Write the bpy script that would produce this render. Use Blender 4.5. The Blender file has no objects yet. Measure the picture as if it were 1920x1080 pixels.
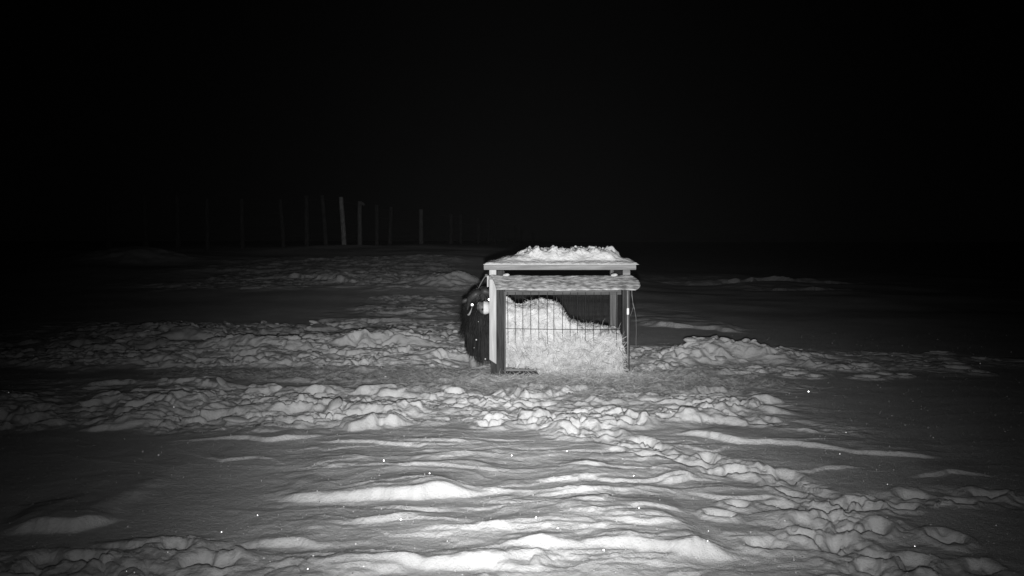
import bpy, bmesh, math, random
import numpy as np
from mathutils import Vector, Matrix

random.seed(7)
rng = np.random.default_rng(11)
scene = bpy.context.scene
COL = scene.collection

# ------------------------------------------------------------------ camera
CAM_H = 1.78          # metres above the snow
FPX = 1663.0          # focal length in pixels of the 1920 wide photograph
HORIZON = 452.0
PITCH = math.atan((540.0 - HORIZON) / FPX)
cam_data = bpy.data.cameras.new("camera")
cam_data.sensor_width = 36.0
cam_data.lens = 36.0 * FPX / 1920.0
cam_data.clip_start = 0.05
cam_data.clip_end = 3000.0
cam = bpy.data.objects.new("camera", cam_data)
COL.objects.link(cam)
cam.location = (0.0, 0.0, CAM_H)
cam.rotation_euler = (math.pi / 2 - PITCH, 0.0, 0.0)
scene.camera = cam

# ------------------------------------------------------------------ night sky
world = bpy.data.worlds.new("World")
scene.world = world
world.use_nodes = True
wn = world.node_tree
wn.nodes.clear()
sky = wn.nodes.new("ShaderNodeTexSky")
sky.sky_type = 'NISHITA'
sky.sun_disc = False
sky.sun_elevation = math.radians(20.0)
bw = wn.nodes.new("ShaderNodeRGBToBW")          # the infrared camera sees no colour
bg = wn.nodes.new("ShaderNodeBackground")
bg.inputs["Strength"].default_value = 0.00003
wo = wn.nodes.new("ShaderNodeOutputWorld")
wn.links.new(sky.outputs[0], bw.inputs[0])
wn.links.new(bw.outputs[0], bg.inputs["Color"])
wn.links.new(bg.outputs[0], wo.inputs["Surface"])

# ------------------------------------------------------------------ the infrared floodlight mounted with the camera
lamp = bpy.data.lights.new("infrared_floodlight", 'SPOT')
lamp.energy = 7500.0
lamp.spot_size = math.radians(150.0)
lamp.spot_blend = 0.6
lamp.shadow_soft_size = 0.035
lamp.color = (1.0, 1.0, 1.0)
lamp.use_nodes = True
ln = lamp.node_tree
ln.nodes.clear()
tc = ln.nodes.new("ShaderNodeTexCoord")
sep = ln.nodes.new("ShaderNodeSeparateXYZ")
ln.links.new(tc.outputs["Normal"], sep.inputs[0])


def lmath(op, a, b=None):
    n = ln.nodes.new("ShaderNodeMath")
    n.operation = op
    for i, v in enumerate((a, b)):
        if v is None:
            continue
        if isinstance(v, (int, float)):
            n.inputs[i].default_value = v
        else:
            ln.links.new(v, n.inputs[i])
    return n.outputs[0]


BEAM_X, BEAM_Y = math.tan(math.radians(11.4)), math.tan(math.radians(12.1))
tx = lmath('DIVIDE', sep.outputs[0], lmath('MULTIPLY', sep.outputs[2], BEAM_X))
ty = lmath('DIVIDE', sep.outputs[1], lmath('MULTIPLY', sep.outputs[2], BEAM_Y))
r2 = lmath('ADD', lmath('MULTIPLY', tx, tx), lmath('MULTIPLY', ty, ty))
gauss = lmath('POWER', 2.718281828, lmath('MULTIPLY', r2, -0.5))
wide = lmath('DIVIDE', 0.02, lmath('ADD', 1.0, lmath('MULTIPLY', r2, 0.15)))
em = ln.nodes.new("ShaderNodeEmission")
ln.links.new(lmath('ADD', gauss, wide), em.inputs["Strength"])
lo = ln.nodes.new("ShaderNodeOutputLight")
ln.links.new(em.outputs[0], lo.inputs["Surface"])
lamp_ob = bpy.data.objects.new("infrared_floodlight", lamp)
COL.objects.link(lamp_ob)
lamp_ob.location = (0.0, -0.02, CAM_H - 0.12)
BEAM_AZ, BEAM_EL = math.radians(1.4), math.radians(2.0)
bdir = Vector((math.sin(BEAM_AZ) * math.cos(BEAM_EL), math.cos(BEAM_AZ) * math.cos(BEAM_EL), math.sin(BEAM_EL)))
lamp_ob.rotation_euler = bdir.to_track_quat('-Z', 'Y').to_euler()

vs = scene.view_settings
vs.view_transform = 'Standard'
vs.look = 'None'
vs.exposure = 0.0
vs.gamma = 1.0
vs.use_curve_mapping = False
scene.render.engine = 'CYCLES'
scene.cycles.max_bounces = 5
scene.cycles.diffuse_bounces = 3


# ------------------------------------------------------------------ helpers
def ray(px, py):
    u = (px - 960.0) / FPX
    v = (540.0 - py) / FPX
    c, s = math.cos(PITCH), math.sin(PITCH)
    return Vector((u, c + v * s, -s + v * c))


def ground(px, py, z=0.0):
    """where the sight line of a pixel of the photograph meets level ground"""
    d = ray(px, py)
    t = (z - CAM_H) / d.z
    return d.x * t, d.y * t


def at(px, py, Y):
    d = ray(px, py)
    t = Y / d.y
    return Vector((d.x * t, Y, CAM_H + d.z * t))


def tag(o, label=None, cat=None, group=None, kind=None):
    if label: o["label"] = label
    if cat: o["category"] = cat
    if group: o["group"] = group
    if kind: o["kind"] = kind
    return o


def link(name, me, mat=None, parent=None, smooth=False):
    o = bpy.data.objects.new(name, me)
    COL.objects.link(o)
    if mat is not None and len(me.materials) == 0:
        me.materials.append(mat)
    if parent is not None:
        o.parent = parent
        o.matrix_parent_inverse = Matrix.Translation(parent.location).inverted()
    if smooth:
        me.polygons.foreach_set("use_smooth", np.ones(len(me.polygons), dtype=bool))
    return o


def empty(name, loc):
    o = bpy.data.objects.new(name, None)
    o.empty_display_size = 0.1
    COL.objects.link(o)
    o.location = loc
    return o


def np_mesh(name, verts, quads):
    """verts (n,3), quads (m,4) or (m,3)"""
    me = bpy.data.meshes.new(name)
    verts = np.asarray(verts, dtype=np.float32)
    quads = np.asarray(quads, dtype=np.int32)
    k = quads.shape[1]
    me.vertices.add(len(verts))
    me.vertices.foreach_set("co", verts.ravel())
    me.loops.add(quads.size)
    me.loops.foreach_set("vertex_index", quads.ravel())
    me.polygons.add(len(quads))
    me.polygons.foreach_set("loop_start", np.arange(0, quads.size, k, dtype=np.int32))
    me.update(calc_edges=True)
    me.validate()
    return me


def grid_quads(nr, nc, wrap=False):
    i = np.arange(nr - 1)[:, None]
    j = np.arange(nc if wrap else nc - 1)[None, :]
    j2 = (j + 1) % nc
    return np.stack([i * nc + j, i * nc + j2, (i + 1) * nc + j2, (i + 1) * nc + j], -1).reshape(-1, 4)


def box_mesh(name, size, bevel=0.004, wob=0.0, seed=0):
    bm = bmesh.new()
    bmesh.ops.create_cube(bm, size=1.0)
    for v in bm.verts:
        v.co = Vector((v.co.x * size[0], v.co.y * size[1], v.co.z * size[2]))
    if bevel:
        bmesh.ops.bevel(bm, geom=list(bm.edges), offset=bevel, segments=2, affect='EDGES')
    if wob:
        r = random.Random(seed)
        for v in bm.verts:
            v.co += Vector((r.uniform(-wob, wob), r.uniform(-wob, wob), r.uniform(-wob, wob)))
    me = bpy.data.meshes.new(name)
    bm.to_mesh(me)
    bm.free()
    return me


def box(name, x0, x1, y0, y1, z0, z1, mat, parent=None, bevel=0.004, wob=0.0, seed=0):
    me = box_mesh(name, (x1 - x0, y1 - y0, z1 - z0), bevel, wob, seed)
    o = link(name, me, mat)
    o.location = ((x0 + x1) / 2, (y0 + y1) / 2, (z0 + z1) / 2)
    if parent is not None:
        o.parent = parent
        o.matrix_parent_inverse = Matrix.Translation(parent.location).inverted()
    return o


def tube_mesh(name, pts, radii, seg=6):
    pts = [Vector(p) for p in pts]
    if isinstance(radii, (int, float)):
        radii = [radii] * len(pts)
    vs_, fs = [], []
    up0 = Vector((0.13, 0.31, 0.94))
    for i, p in enumerate(pts):
        d = (pts[min(i + 1, len(pts) - 1)] - pts[max(i - 1, 0)]).normalized()
        a = d.cross(up0)
        if a.length < 0.05:
            a = d.cross(Vector((1, 0, 0)))
        a.normalize()
        b = d.cross(a)
        for k in range(seg):
            t = 2 * math.pi * k / seg
            vs_.append(p + (a * math.cos(t) + b * math.sin(t)) * radii[i])
    for i in range(len(pts) - 1):
        for k in range(seg):
            k2 = (k + 1) % seg
            fs.append((i * seg + k, i * seg + k2, (i + 1) * seg + k2, (i + 1) * seg + k))
    fs.append(tuple(range(seg))[::-1])
    fs.append(tuple((len(pts) - 1) * seg + k for k in range(seg)))
    me = bpy.data.meshes.new(name)
    me.from_pydata([tuple(v) for v in vs_], [], fs)
    me.update()
    return me


# ---- noise in numpy
_TAB = np.random.default_rng(5).uniform(0, 1, 65536).astype(np.float32)
_TC, _TS = np.cos(_TAB * 2 * math.pi), np.sin(_TAB * 2 * math.pi)


def _idx(ix, iy, seed):
    return (((ix + seed * 37) & 255) << 8) | ((iy + seed * 91) & 255)


def _hash(ix, iy, seed):
    return _TAB[_idx(ix, iy, seed)]


def vnoise(x, y, seed=0):
    x = np.asarray(x, dtype=np.float32); y = np.asarray(y, dtype=np.float32)
    x, y = np.broadcast_arrays(x, y)
    flx, fly = np.floor(x), np.floor(y)
    fx, fy = x - flx, y - fly
    ix, iy = flx.astype(np.int32), fly.astype(np.int32)
    ux = fx * fx * fx * (fx * (fx * 6 - 15) + 10)
    uy = fy * fy * fy * (fy * (fy * 6 - 15) + 10)
    g = []
    for dx, dy in ((0, 0), (1, 0), (0, 1), (1, 1)):
        k = _idx(ix + dx, iy + dy, seed)
        g.append(_TC[k] * (fx - dx) + _TS[k] * (fy - dy))
    return 1.5 * ((g[0] * (1 - ux) + g[1] * ux) * (1 - uy) + (g[2] * (1 - ux) + g[3] * ux) * uy)


def fbm(x, y, oct_=4, seed=0, gain=0.5):
    s, a, f = 0.0, 1.0, 1.0
    for o in range(oct_):
        s = s + a * vnoise(x * f + 13.7 * o, y * f - 7.1 * o, seed + o)
        a *= gain; f *= 2.03
    return s


def worley(x, y, seed=0):
    x = np.asarray(x, dtype=np.float32); y = np.asarray(y, dtype=np.float32)
    ix, iy = np.floor(x).astype(np.int32), np.floor(y).astype(np.int32)
    f1 = np.full(x.shape, 9.0, np.float32); f2 = f1.copy(); idv = np.zeros(x.shape, np.float32)
    for dx in (-1, 0, 1):
        for dy in (-1, 0, 1):
            cx, cy = ix + dx, iy + dy
            jx = cx + 0.1 + 0.8 * _hash(cx, cy, seed)
            jy = cy + 0.1 + 0.8 * _hash(cx, cy, seed + 50)
            d = np.hypot(x - jx, y - jy)
            h = _hash(cx, cy, seed + 99)
            closer = d < f1
            f2 = np.where(closer, f1, np.minimum(f2, d))
            idv = np.where(closer, h, idv)
            f1 = np.where(closer, d, f1)
    return f1, f2, idv


def sstep(a, b, x):
    t = np.clip((x - a) / (b - a), 0, 1)
    return t * t * (3 - 2 * t)


# ------------------------------------------------------------------ materials (the picture is monochrome infrared)
def grey(v):
    return (v, v, v, 1.0)


def material(name, lo, hi, scale=6.0, stretch=(1, 1, 1), rough=0.9, bump=0.0, bscale=None, spec=0.2, detail=6.0, metallic=0.0, contrast=(0.3, 0.7)):
    m = bpy.data.materials.new(name)
    m.use_nodes = True
    nt = m.node_tree
    b = nt.nodes["Principled BSDF"]
    b.inputs["Roughness"].default_value = rough
    b.inputs["Specular IOR Level"].default_value = spec
    b.inputs["Metallic"].default_value = metallic
    tcn = nt.nodes.new("ShaderNodeTexCoord")
    mp = nt.nodes.new("ShaderNodeMapping")
    mp.inputs["Scale"].default_value = stretch
    nz = nt.nodes.new("ShaderNodeTexNoise")
    nz.inputs["Scale"].default_value = scale
    nz.inputs["Detail"].default_value = detail
    cr = nt.nodes.new("ShaderNodeValToRGB")
    cr.color_ramp.elements[0].position = contrast[0]
    cr.color_ramp.elements[0].color = grey(lo)
    cr.color_ramp.elements[1].position = contrast[1]
    cr.color_ramp.elements[1].color = grey(hi)
    nt.links.new(tcn.outputs["Object"], mp.inputs[0])
    nt.links.new(mp.outputs[0], nz.inputs["Vector"])
    nt.links.new(nz.outputs["Fac"], cr.inputs[0])
    nt.links.new(cr.outputs[0], b.inputs["Base Color"])
    if bump:
        nb = nt.nodes.new("ShaderNodeTexNoise")
        nb.inputs["Scale"].default_value = bscale or scale * 3
        nb.inputs["Detail"].default_value = 5.0
        nt.links.new(mp.outputs[0], nb.inputs["Vector"])
        bp = nt.nodes.new("ShaderNodeBump")
        bp.inputs["Strength"].default_value = bump
        bp.inputs["Distance"].default_value = 0.02
        nt.links.new(nb.outputs["Fac"], bp.inputs["Height"])
        nt.links.new(bp.outputs[0], b.inputs["Normal"])
    return m


M = {}
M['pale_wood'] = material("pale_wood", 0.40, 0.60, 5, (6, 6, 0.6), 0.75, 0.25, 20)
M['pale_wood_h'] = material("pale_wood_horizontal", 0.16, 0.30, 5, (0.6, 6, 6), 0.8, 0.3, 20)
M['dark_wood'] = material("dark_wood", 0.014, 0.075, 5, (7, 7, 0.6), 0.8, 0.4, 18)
M['gap_shade'] = material('gap_shade_black', 0.006, 0.02, 5, (0.6, 7, 7), 0.85, 0.3, 18)  # near-black colour painting the shade below the floor rail
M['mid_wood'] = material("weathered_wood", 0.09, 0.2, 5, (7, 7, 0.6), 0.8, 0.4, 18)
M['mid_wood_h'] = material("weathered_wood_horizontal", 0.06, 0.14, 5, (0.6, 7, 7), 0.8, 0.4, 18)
M['plywood'] = material("grey_plywood", 0.12, 0.22, 4, (1, 5, 5), 0.85, 0.2, 14)
M['rubber'] = material("frosted_rubber_mat", 0.16, 0.62, 13, (0.8, 1.7, 1.7), 0.9, 0.7, 14, contrast=(0.34, 0.66))
M['dark_rubber'] = material("dark_rubber_mat", 0.07, 0.16, 9, (1, 1, 1), 0.8, 0.3, 20)
M['wire'] = material("dark_steel_wire", 0.012, 0.035, 20, (1, 1, 1), 0.75, 0.0)
M['rod'] = material("steel_rod", 0.25, 0.45, 10, (1, 1, 0.5), 0.6, 0.0, metallic=0.3, spec=0.4)
M['clip'] = material("white_plastic_clip", 0.85, 0.9, 10, (1, 1, 1), 0.5, 0.0)
M['hay'] = material("hay", 0.45, 0.80, 12, (1, 1, 1), 0.85, 0.35, 90, contrast=(0.25, 0.75))
M['stalk'] = material('weathered_stalk', 0.16, 0.40, 14, (1, 1, 1), 0.85)
M['straw'] = material("straw_litter", 0.24, 0.66, 14, (1, 1, 1), 0.85, 0.0, contrast=(0.32, 0.68))
M['twine'] = material("baling_twine", 0.12, 0.25, 30, (1, 1, 1), 0.9, 0.0)
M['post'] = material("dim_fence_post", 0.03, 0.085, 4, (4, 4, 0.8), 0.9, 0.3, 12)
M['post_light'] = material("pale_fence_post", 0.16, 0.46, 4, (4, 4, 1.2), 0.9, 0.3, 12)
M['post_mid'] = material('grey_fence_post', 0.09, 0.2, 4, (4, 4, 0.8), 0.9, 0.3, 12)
M['fur'] = material("black_brown_fur", 0.008, 0.02, 7, (2, 2, 0.5), 0.7, 0.6, 40, spec=0.15)
M['hair'] = material("long_guard_hair", 0.005, 0.030, 9, (3, 3, 0.5), 0.6, 0.0, spec=0.2)
M['hump'] = material('grey_brown_wool', 0.02, 0.085, 12, (2, 2, 1), 0.8, 0.0, spec=0.1)
M['muzzle'] = material("pale_muzzle_fur", 0.07, 0.28, 22, (1, 1, 1), 0.85, 0.5, 60)
M['frost'] = material("frosted_muzzle_hair", 0.75, 0.9, 20, (1, 1, 1), 0.9, 0.4, 60)
M['stocking'] = material("pale_leg_hair", 0.25, 0.5, 12, (3, 3, 0.5), 0.9, 0.5, 40)
M['horn'] = material("horn", 0.02, 0.06, 7, (1, 1, 1), 0.5, 0.3, 30, spec=0.4)
M['horn_tip'] = material("pale_horn_tip", 0.26, 0.5, 8, (1, 1, 1), 0.5, 0.2, 30, spec=0.4)
M['hoof'] = material("hoof", 0.02, 0.05, 9, (1, 1, 1), 0.5)
M['eye'] = material("dark_eyeball", 0.01, 0.015, 9, (1, 1, 1), 0.2, spec=0.5)
M['tapetum'] = material("shining_tapetum", 0.85, 0.9, 9, (1, 1, 1), 0.35, metallic=0.9)
M['nostril'] = material("nostril", 0.008, 0.012, 9, (1, 1, 1), 0.6)
M['ice'] = material("ice_crystal", 0.88, 0.92, 9, (1, 1, 1), 0.22, spec=0.9, metallic=0.6)


def snow_material():
    m = bpy.data.materials.new("snow")
    m.use_nodes = True
    nt = m.node_tree
    b = nt.nodes["Principled BSDF"]
    b.inputs["Roughness"].default_value = 0.95
    b.inputs["Specular IOR Level"].default_value = 0.1
    tcn = nt.nodes.new("ShaderNodeTexCoord")
    n1 = nt.nodes.new("ShaderNodeTexNoise")
    n1.inputs["Scale"].default_value = 1.3
    n1.inputs["Detail"].default_value = 8.0
    n1.inputs["Roughness"].default_value = 0.65
    cr = nt.nodes.new("ShaderNodeValToRGB")
    cr.color_ramp.elements[0].position = 0.3
    cr.color_ramp.elements[0].color = grey(0.66)
    cr.color_ramp.elements[1].position = 0.65
    cr.color_ramp.elements[1].color = grey(0.84)
    n2 = nt.nodes.new("ShaderNodeTexNoise")
    n2.inputs["Scale"].default_value = 30.0
    n2.inputs["Detail"].default_value = 9.0
    n2.inputs["Roughness"].default_value = 0.72
    at_ = nt.nodes.new("ShaderNodeAttribute")
    at_.attribute_name = "litter"
    n3 = nt.nodes.new("ShaderNodeTexNoise")
    n3.inputs["Scale"].default_value = 22.0
    n3.inputs["Detail"].default_value = 6.0
    cr3 = nt.nodes.new("ShaderNodeValToRGB")
    cr3.color_ramp.elements[0].position = 0.35
    cr3.color_ramp.elements[0].color = grey(0.32)
    cr3.color_ramp.elements[1].position = 0.65
    cr3.color_ramp.elements[1].color = grey(0.6)
    mix = nt.nodes.new("ShaderNodeMix")
    mix.data_type = 'RGBA'
    bp = nt.nodes.new("ShaderNodeBump")
    bp.inputs["Strength"].default_value = 0.8
    bp.inputs["Distance"].default_value = 0.018
    for n in (n1, n2, n3):
        nt.links.new(tcn.outputs["Object"], n.inputs["Vector"])
    nt.links.new(n1.outputs["Fac"], cr.inputs[0])
    nt.links.new(n3.outputs["Fac"], cr3.inputs[0])
    nt.links.new(at_.outputs["Fac"], mix.inputs["Factor"])
    nt.links.new(cr.outputs[0], mix.inputs["A"])
    nt.links.new(cr3.outputs[0], mix.inputs["B"])
    nt.links.new(mix.outputs["Result"], b.inputs["Base Color"])
    nt.links.new(n2.outputs["Fac"], bp.inputs["Height"])
    nt.links.new(bp.outputs[0], b.inputs["Normal"])
    return m


M['snow'] = snow_material()
M['roof_snow'] = material('crusted_roof_snow', 0.60, 0.84, 7, (1, 1, 1), 0.95, 0.9, 24, spec=0.1)

# ------------------------------------------------------------------ the snow field
# wind-cut edges: polyline of the foot of the lit face (photograph pixels), height in metres, run-out behind
EDGES = [
    ([(430, 950), (530, 938), (650, 947), (780, 946), (890, 937), (1010, 920)], 0.085, 0.8),
    ([(880, 1032), (980, 1036), (1100, 1036), (1200, 1046), (1280, 1056), (1430, 1046)], 0.075, 0.6),
    ([(1190, 816), (1300, 822), (1440, 833), (1600, 847), (1830, 864)], 0.055, 0.9),
    ([(-60, 1008), (60, 1003), (130, 999), (240, 978)], 0.085, 0.9),
    ([(430, 1014), (500, 1026), (600, 1032), (650, 1020)], 0.05, 0.5),
    ([(130, 806), (220, 807), (310, 801)], 0.05, 0.8),
    ([(320, 829), (430, 828), (520, 827), (640, 819)], 0.05, 0.7),
    ([(600, 795), (660, 808), (720, 806), (800, 792)], 0.09, 0.4),
    ([(240, 772), (330, 777), (400, 776), (480, 770)], 0.085, 0.5),
    ([(1050, 988), (1200, 1006), (1340, 1002)], 0.03, 0.9),
    ([(1185, 613), (1300, 618), (1430, 628)], 0.10, 3.0),
    ([(1200, 530), (1330, 537), (1450, 532), (1680, 538)], 0.16, 6.0),
    ([(1380, 545), (1500, 547), (1640, 549)], 0.10, 5.0),
    ([(480, 551), (600, 557), (680, 563), (750, 556)], 0.12, 4.0),
    ([(560, 604), (700, 607), (860, 606)], 0.08, 2.0),
    ([(1700, 894), (1790, 893), (1880, 896)], 0.03, 0.6),
    ([(1210, 905), (1260, 906), (1320, 899)], 0.04, 0.6),
    ([(600, 985), (720, 990), (820, 978)], 0.02, 0.5),
    ([(760, 1003), (900, 1010), (1010, 1000)], 0.02, 0.7),
    ([(480, 1072), (620, 1064), (800, 1066), (960, 1070), (1100, 1074)], 0.045, 0.4),
    ([(150, 742), (330, 738), (420, 741)], 0.06, 0.7),
    ([(1000, 905), (1080, 909), (1160, 904)], 0.025, 0.5),
    ([(1420, 880), (1520, 884), (1640, 876)], 0.02, 0.5),
]
_r = random.Random(21)
for _ in range(64):
    px_c = min(1500, max(420, _r.gauss(980, 260)))
    py_c = _r.uniform(825, 1078)
    half = _r.uniform(55, 190)
    sl = _r.gauss(0, 8)
    k_ = (py_c - 800) / 280.0
    EDGES.append(([(px_c - half, py_c - sl + _r.uniform(-4, 4)), (px_c - half * .4, py_c + _r.uniform(-4, 5)), (px_c + half * .4, py_c + _r.uniform(-4, 5)), (px_c + half, py_c + sl + _r.uniform(-4, 4))], _r.uniform(0.008, 0.024), _r.uniform(0.2, 0.55)))
EDGES_W = []
for pts, a, run in EDGES:
    w = sorted(ground(*p) for p in pts)
    EDGES_W.append((np.array([p[0] for p in w]), np.array([p[1] for p in w]), a, run))

TRAIL = np.array([ground(*p) for p in ((1010, 795), (1130, 825), (1260, 855), (1370, 880), (1470, 905), (1545, 940), (1570, 985), (1590, 1040), (1640, 1110))])
TRAIL_B = np.array([ground(*p) for p in ((1560, 955), (1660, 940), (1780, 930), (1900, 935))])


def poly_dist(X, Y, P):
    best = np.full(X.shape, 1e9)
    for (x0, y0), (x1, y1) in zip(P[:-1], P[1:]):
        dx, dy = x1 - x0, y1 - y0
        t = np.clip(((X - x0) * dx + (Y - y0) * dy) / (dx * dx + dy * dy), 0, 1)
        best = np.minimum(best, np.hypot(X - x0 - t * dx, Y - y0 - t * dy))
    return best


def litter_mask(X, Y):
    e = ((X - 0.6 - 0.5 * (11 - Y)) / 3.0) ** 2 + ((Y - 11.15) / 1.25) ** 2
    m = 1 - sstep(0.55, 1.15, e + 0.55 * fbm(X * 1.5, Y * 1.9, 4, 31))
    e2 = ((X + 2.6) / 2.2) ** 2 + ((Y - 11.6) / 0.55) ** 2
    m2 = 0.75 * (1 - sstep(0.4, 1.1, e2 + 0.30 * fbm(X * 1.3, Y * 1.3, 4, 37)))
    return np.maximum(m, m2)


def trampled(X, Y):
    wob = 0.55 * fbm(X * 0.7, Y * 0.7, 3, 21)
    m1 = sstep(8.2, 8.7, Y + wob + 0.06 * np.abs(X)) * (1 - sstep(10.2, 10.6, Y + 0.4 * wob - 0.22 * np.clip(-X - 1.5, 0, 5) + 0.25 * np.clip(X - 0.8, 0, 2))) * sstep(-7.0, -4.0, X + wob) * (1 - sstep(2.6, 3.5, X - wob))
    m2 = sstep(11.9, 12.5, Y + wob) * (1 - sstep(18.3, 19.4, Y + 0.5 * wob)) * sstep(-11.5, -6.5, X + wob) * (1 - sstep(-0.3, 0.3, X))
    m3 = sstep(11.2, 12.0, Y + wob - 0.1 * X) * (1 - sstep(14.2, 15.3, Y + wob + 0.25 * np.clip(X - 3, 0, 9))) * sstep(1.2, 1.7, X) * (1 - 0.55 * sstep(3.6, 5.0, X + wob)) * (1 - sstep(6.0, 10.0, X + wob))
    m4 = sstep(19.5, 20.5, Y + wob) * (1 - sstep(24, 25.5, Y)) * sstep(-4.0, -3.2, X + wob) * (1 - sstep(-1.9, -1.3, X + wob)) * 0.7
    m5 = (1 - sstep(5.0, 5.25, Y + 0.25 * wob)) * (1 - sstep(-1.7, -1.2, X + wob)) * 0.55
    m6 = (1 - sstep(4.85, 5.05, Y + 0.3 * wob)) * sstep(-1.6, -1.2, X) * (1 - sstep(0.3, 0.7, X)) * 0.3
    m7 = (1 - sstep(5.5, 6.0, Y + 0.5 * wob)) * sstep(1.35, 1.7, X + 0.3 * wob) * (1 - sstep(2.3, 2.9, X + 0.4 * wob)) * 0.5
    m9 = np.exp(-(((X + 1.95) / 1.3) ** 2 + ((Y - 27.2) / 1.6) ** 2)) * 0.9
    m8 = sstep(25, 27, Y + wob) * (1 - sstep(34, 40, Y)) * sstep(-14, -9, X) * (1 - sstep(-3, -1, X)) * 0.75
    m = np.maximum.reduce([m1, m2, m3, m4, m5, m6, m7, m8, m9])
    d1 = poly_dist(X, Y, TRAIL)
    d2 = poly_dist(X, Y, TRAIL_B)
    m = m * (1 - 0.85 * np.exp(-(((X + 0.62) / 0.40) ** 2 + ((Y - 12.45) / 0.75) ** 2)))
    mt = np.maximum((1 - sstep(0.10, 0.26, d1 + 0.1 * wob)), 0.8 * (1 - sstep(0.12, 0.28, d2 + 0.1 * wob)))
    return m, mt


def big_relief(X, Y):
    """gentle rise towards the fence on the left, hollow behind the feeder, snow piles"""
    z = 1.5 * sstep(16, 47, Y) * (1 - sstep(-4.0, 7.0, X - 0.04 * Y))
    z = z + 0.05 * fbm(X * 0.12, Y * 0.12, 3, 71) * sstep(13, 30, Y) * 3
    z = z - 0.14 * np.exp(-(((X + 0.5) / 0.7) ** 2 + ((Y - 13.2) / 1.0) ** 2))
    z = z - 0.075 * np.exp(-(((X - 0.16) / 0.36) ** 2 + ((Y - 11.62) / 0.30) ** 2))
    wx = X + 0.25 * fbm(X * 1.1, Y * 1.1, 3, 61)
    wy = Y + 0.25 * fbm(X * 1.1 + 9, Y * 1.1, 3, 62)
    for cx, cy, rx, ry, h in PILES:
        z = z + h * np.exp(-((((wx - cx) / rx) ** 2 + ((wy - cy) / ry) ** 2) ** 1.3))
    return z


PILES = [
    (3.3, 13.6, 0.55, 0.6, 0.24), (2.6, 13.3, 0.5, 0.5, 0.13), (4.0, 13.4, 0.6, 0.5, 0.09),
    (-1.95, 27.5, 0.95, 0.9, 0.30), (-15.5, 36.0, 2.0, 1.6, 0.5),
    (-2.2, 15.2, 0.9, 0.35, 0.16), (-0.95, 13.6, 0.45, 0.35, 0.14), (-4.2, 14.6, 1.1, 0.5, 0.16),
    (-6.5, 16.8, 1.5, 0.8, 0.12), (-6.0, 9.2, 1.0, 0.7, 0.14),
]


PRINTS = []
_r = random.Random(77)


def _walk(P_, step, side):
    seg = np.hypot(*(P_[1:] - P_[:-1]).T)
    tot = seg.sum()
    d, k = 0.0, 0
    cum = np.concatenate([[0], np.cumsum(seg)])
    while d < tot:
        x = np.interp(d, cum, P_[:, 0]); y = np.interp(d, cum, P_[:, 1])
        i = min(np.searchsorted(cum, d, 'right') - 1, len(seg) - 1)
        t = (P_[i + 1] - P_[i]) / seg[i]
        s_ = side * (1 if k % 2 else -1) + _r.gauss(0, 0.03)
        PRINTS.append((x - t[1] * s_, y + t[0] * s_, _r.uniform(0.07, 0.11), _r.uniform(0.035, 0.075), math.atan2(t[1], t[0])))
        d += step * _r.uniform(0.8, 1.25); k += 1


_walk(TRAIL, 0.30, 0.10)
_walk(TRAIL, 0.42, 0.16)
_walk(TRAIL_B, 0.24, 0.10)
for _ in range(15):
    PRINTS.append((_r.uniform(1.3, 2.6), _r.uniform(4.6, 5.9), _r.uniform(0.07, 0.11), _r.uniform(0.04, 0.09), _r.uniform(0, 3.1)))
for _ in range(8):
    PRINTS.append((_r.uniform(-2.9, -1.5), _r.uniform(4.5, 5.1), _r.uniform(0.07, 0.11), _r.uniform(0.04, 0.08), _r.uniform(0, 3.1)))
for _ in range(60):
    PRINTS.append((_r.uniform(-5.5, 2.8), _r.uniform(8.4, 10.3), _r.uniform(0.08, 0.13), _r.uniform(0.05, 0.10), _r.uniform(0, 3.1)))
for _ in range(80):
    PRINTS.append((_r.uniform(-8.5, -0.9), _r.uniform(12.4, 18.8), _r.uniform(0.09, 0.15), _r.uniform(0.06, 0.12), _r.uniform(0, 3.1)))
for _ in range(40):
    PRINTS.append((_r.uniform(1.8, 7.5), _r.uniform(11.4, 14.2), _r.uniform(0.09, 0.14), _r.uniform(0.05, 0.10), _r.uniform(0, 3.1)))


def press_prints(X, Y, z):
    pit = np.zeros_like(z)
    rim = np.zeros_like(z)
    for x, y, r_, d_, a_ in PRINTS:
        q = np.where((np.abs(X - x) < 3 * r_) & (np.abs(Y - y) < 3 * r_))[0]
        if not len(q):
            continue
        dx, dy = X[q] - x, Y[q] - y
        u = (dx * math.cos(a_) + dy * math.sin(a_)) / 1.25
        v = -dx * math.sin(a_) + dy * math.cos(a_)
        rr = np.hypot(u, v) / r_ + 0.30 * fbm(dx * 7 + x * 7, dy * 7 + y * 3, 3, 401)
        pit[q] = np.maximum(pit[q], d_ * (1 - sstep(0.45, 1.0, rr)))
        rim[q] = np.maximum(rim[q], 0.30 * d_ * np.exp(-((rr - 1.25) / 0.35) ** 2))
    return z + np.where(pit > 0.01, 0.4 * rim, rim) - 0.85 * pit


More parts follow.
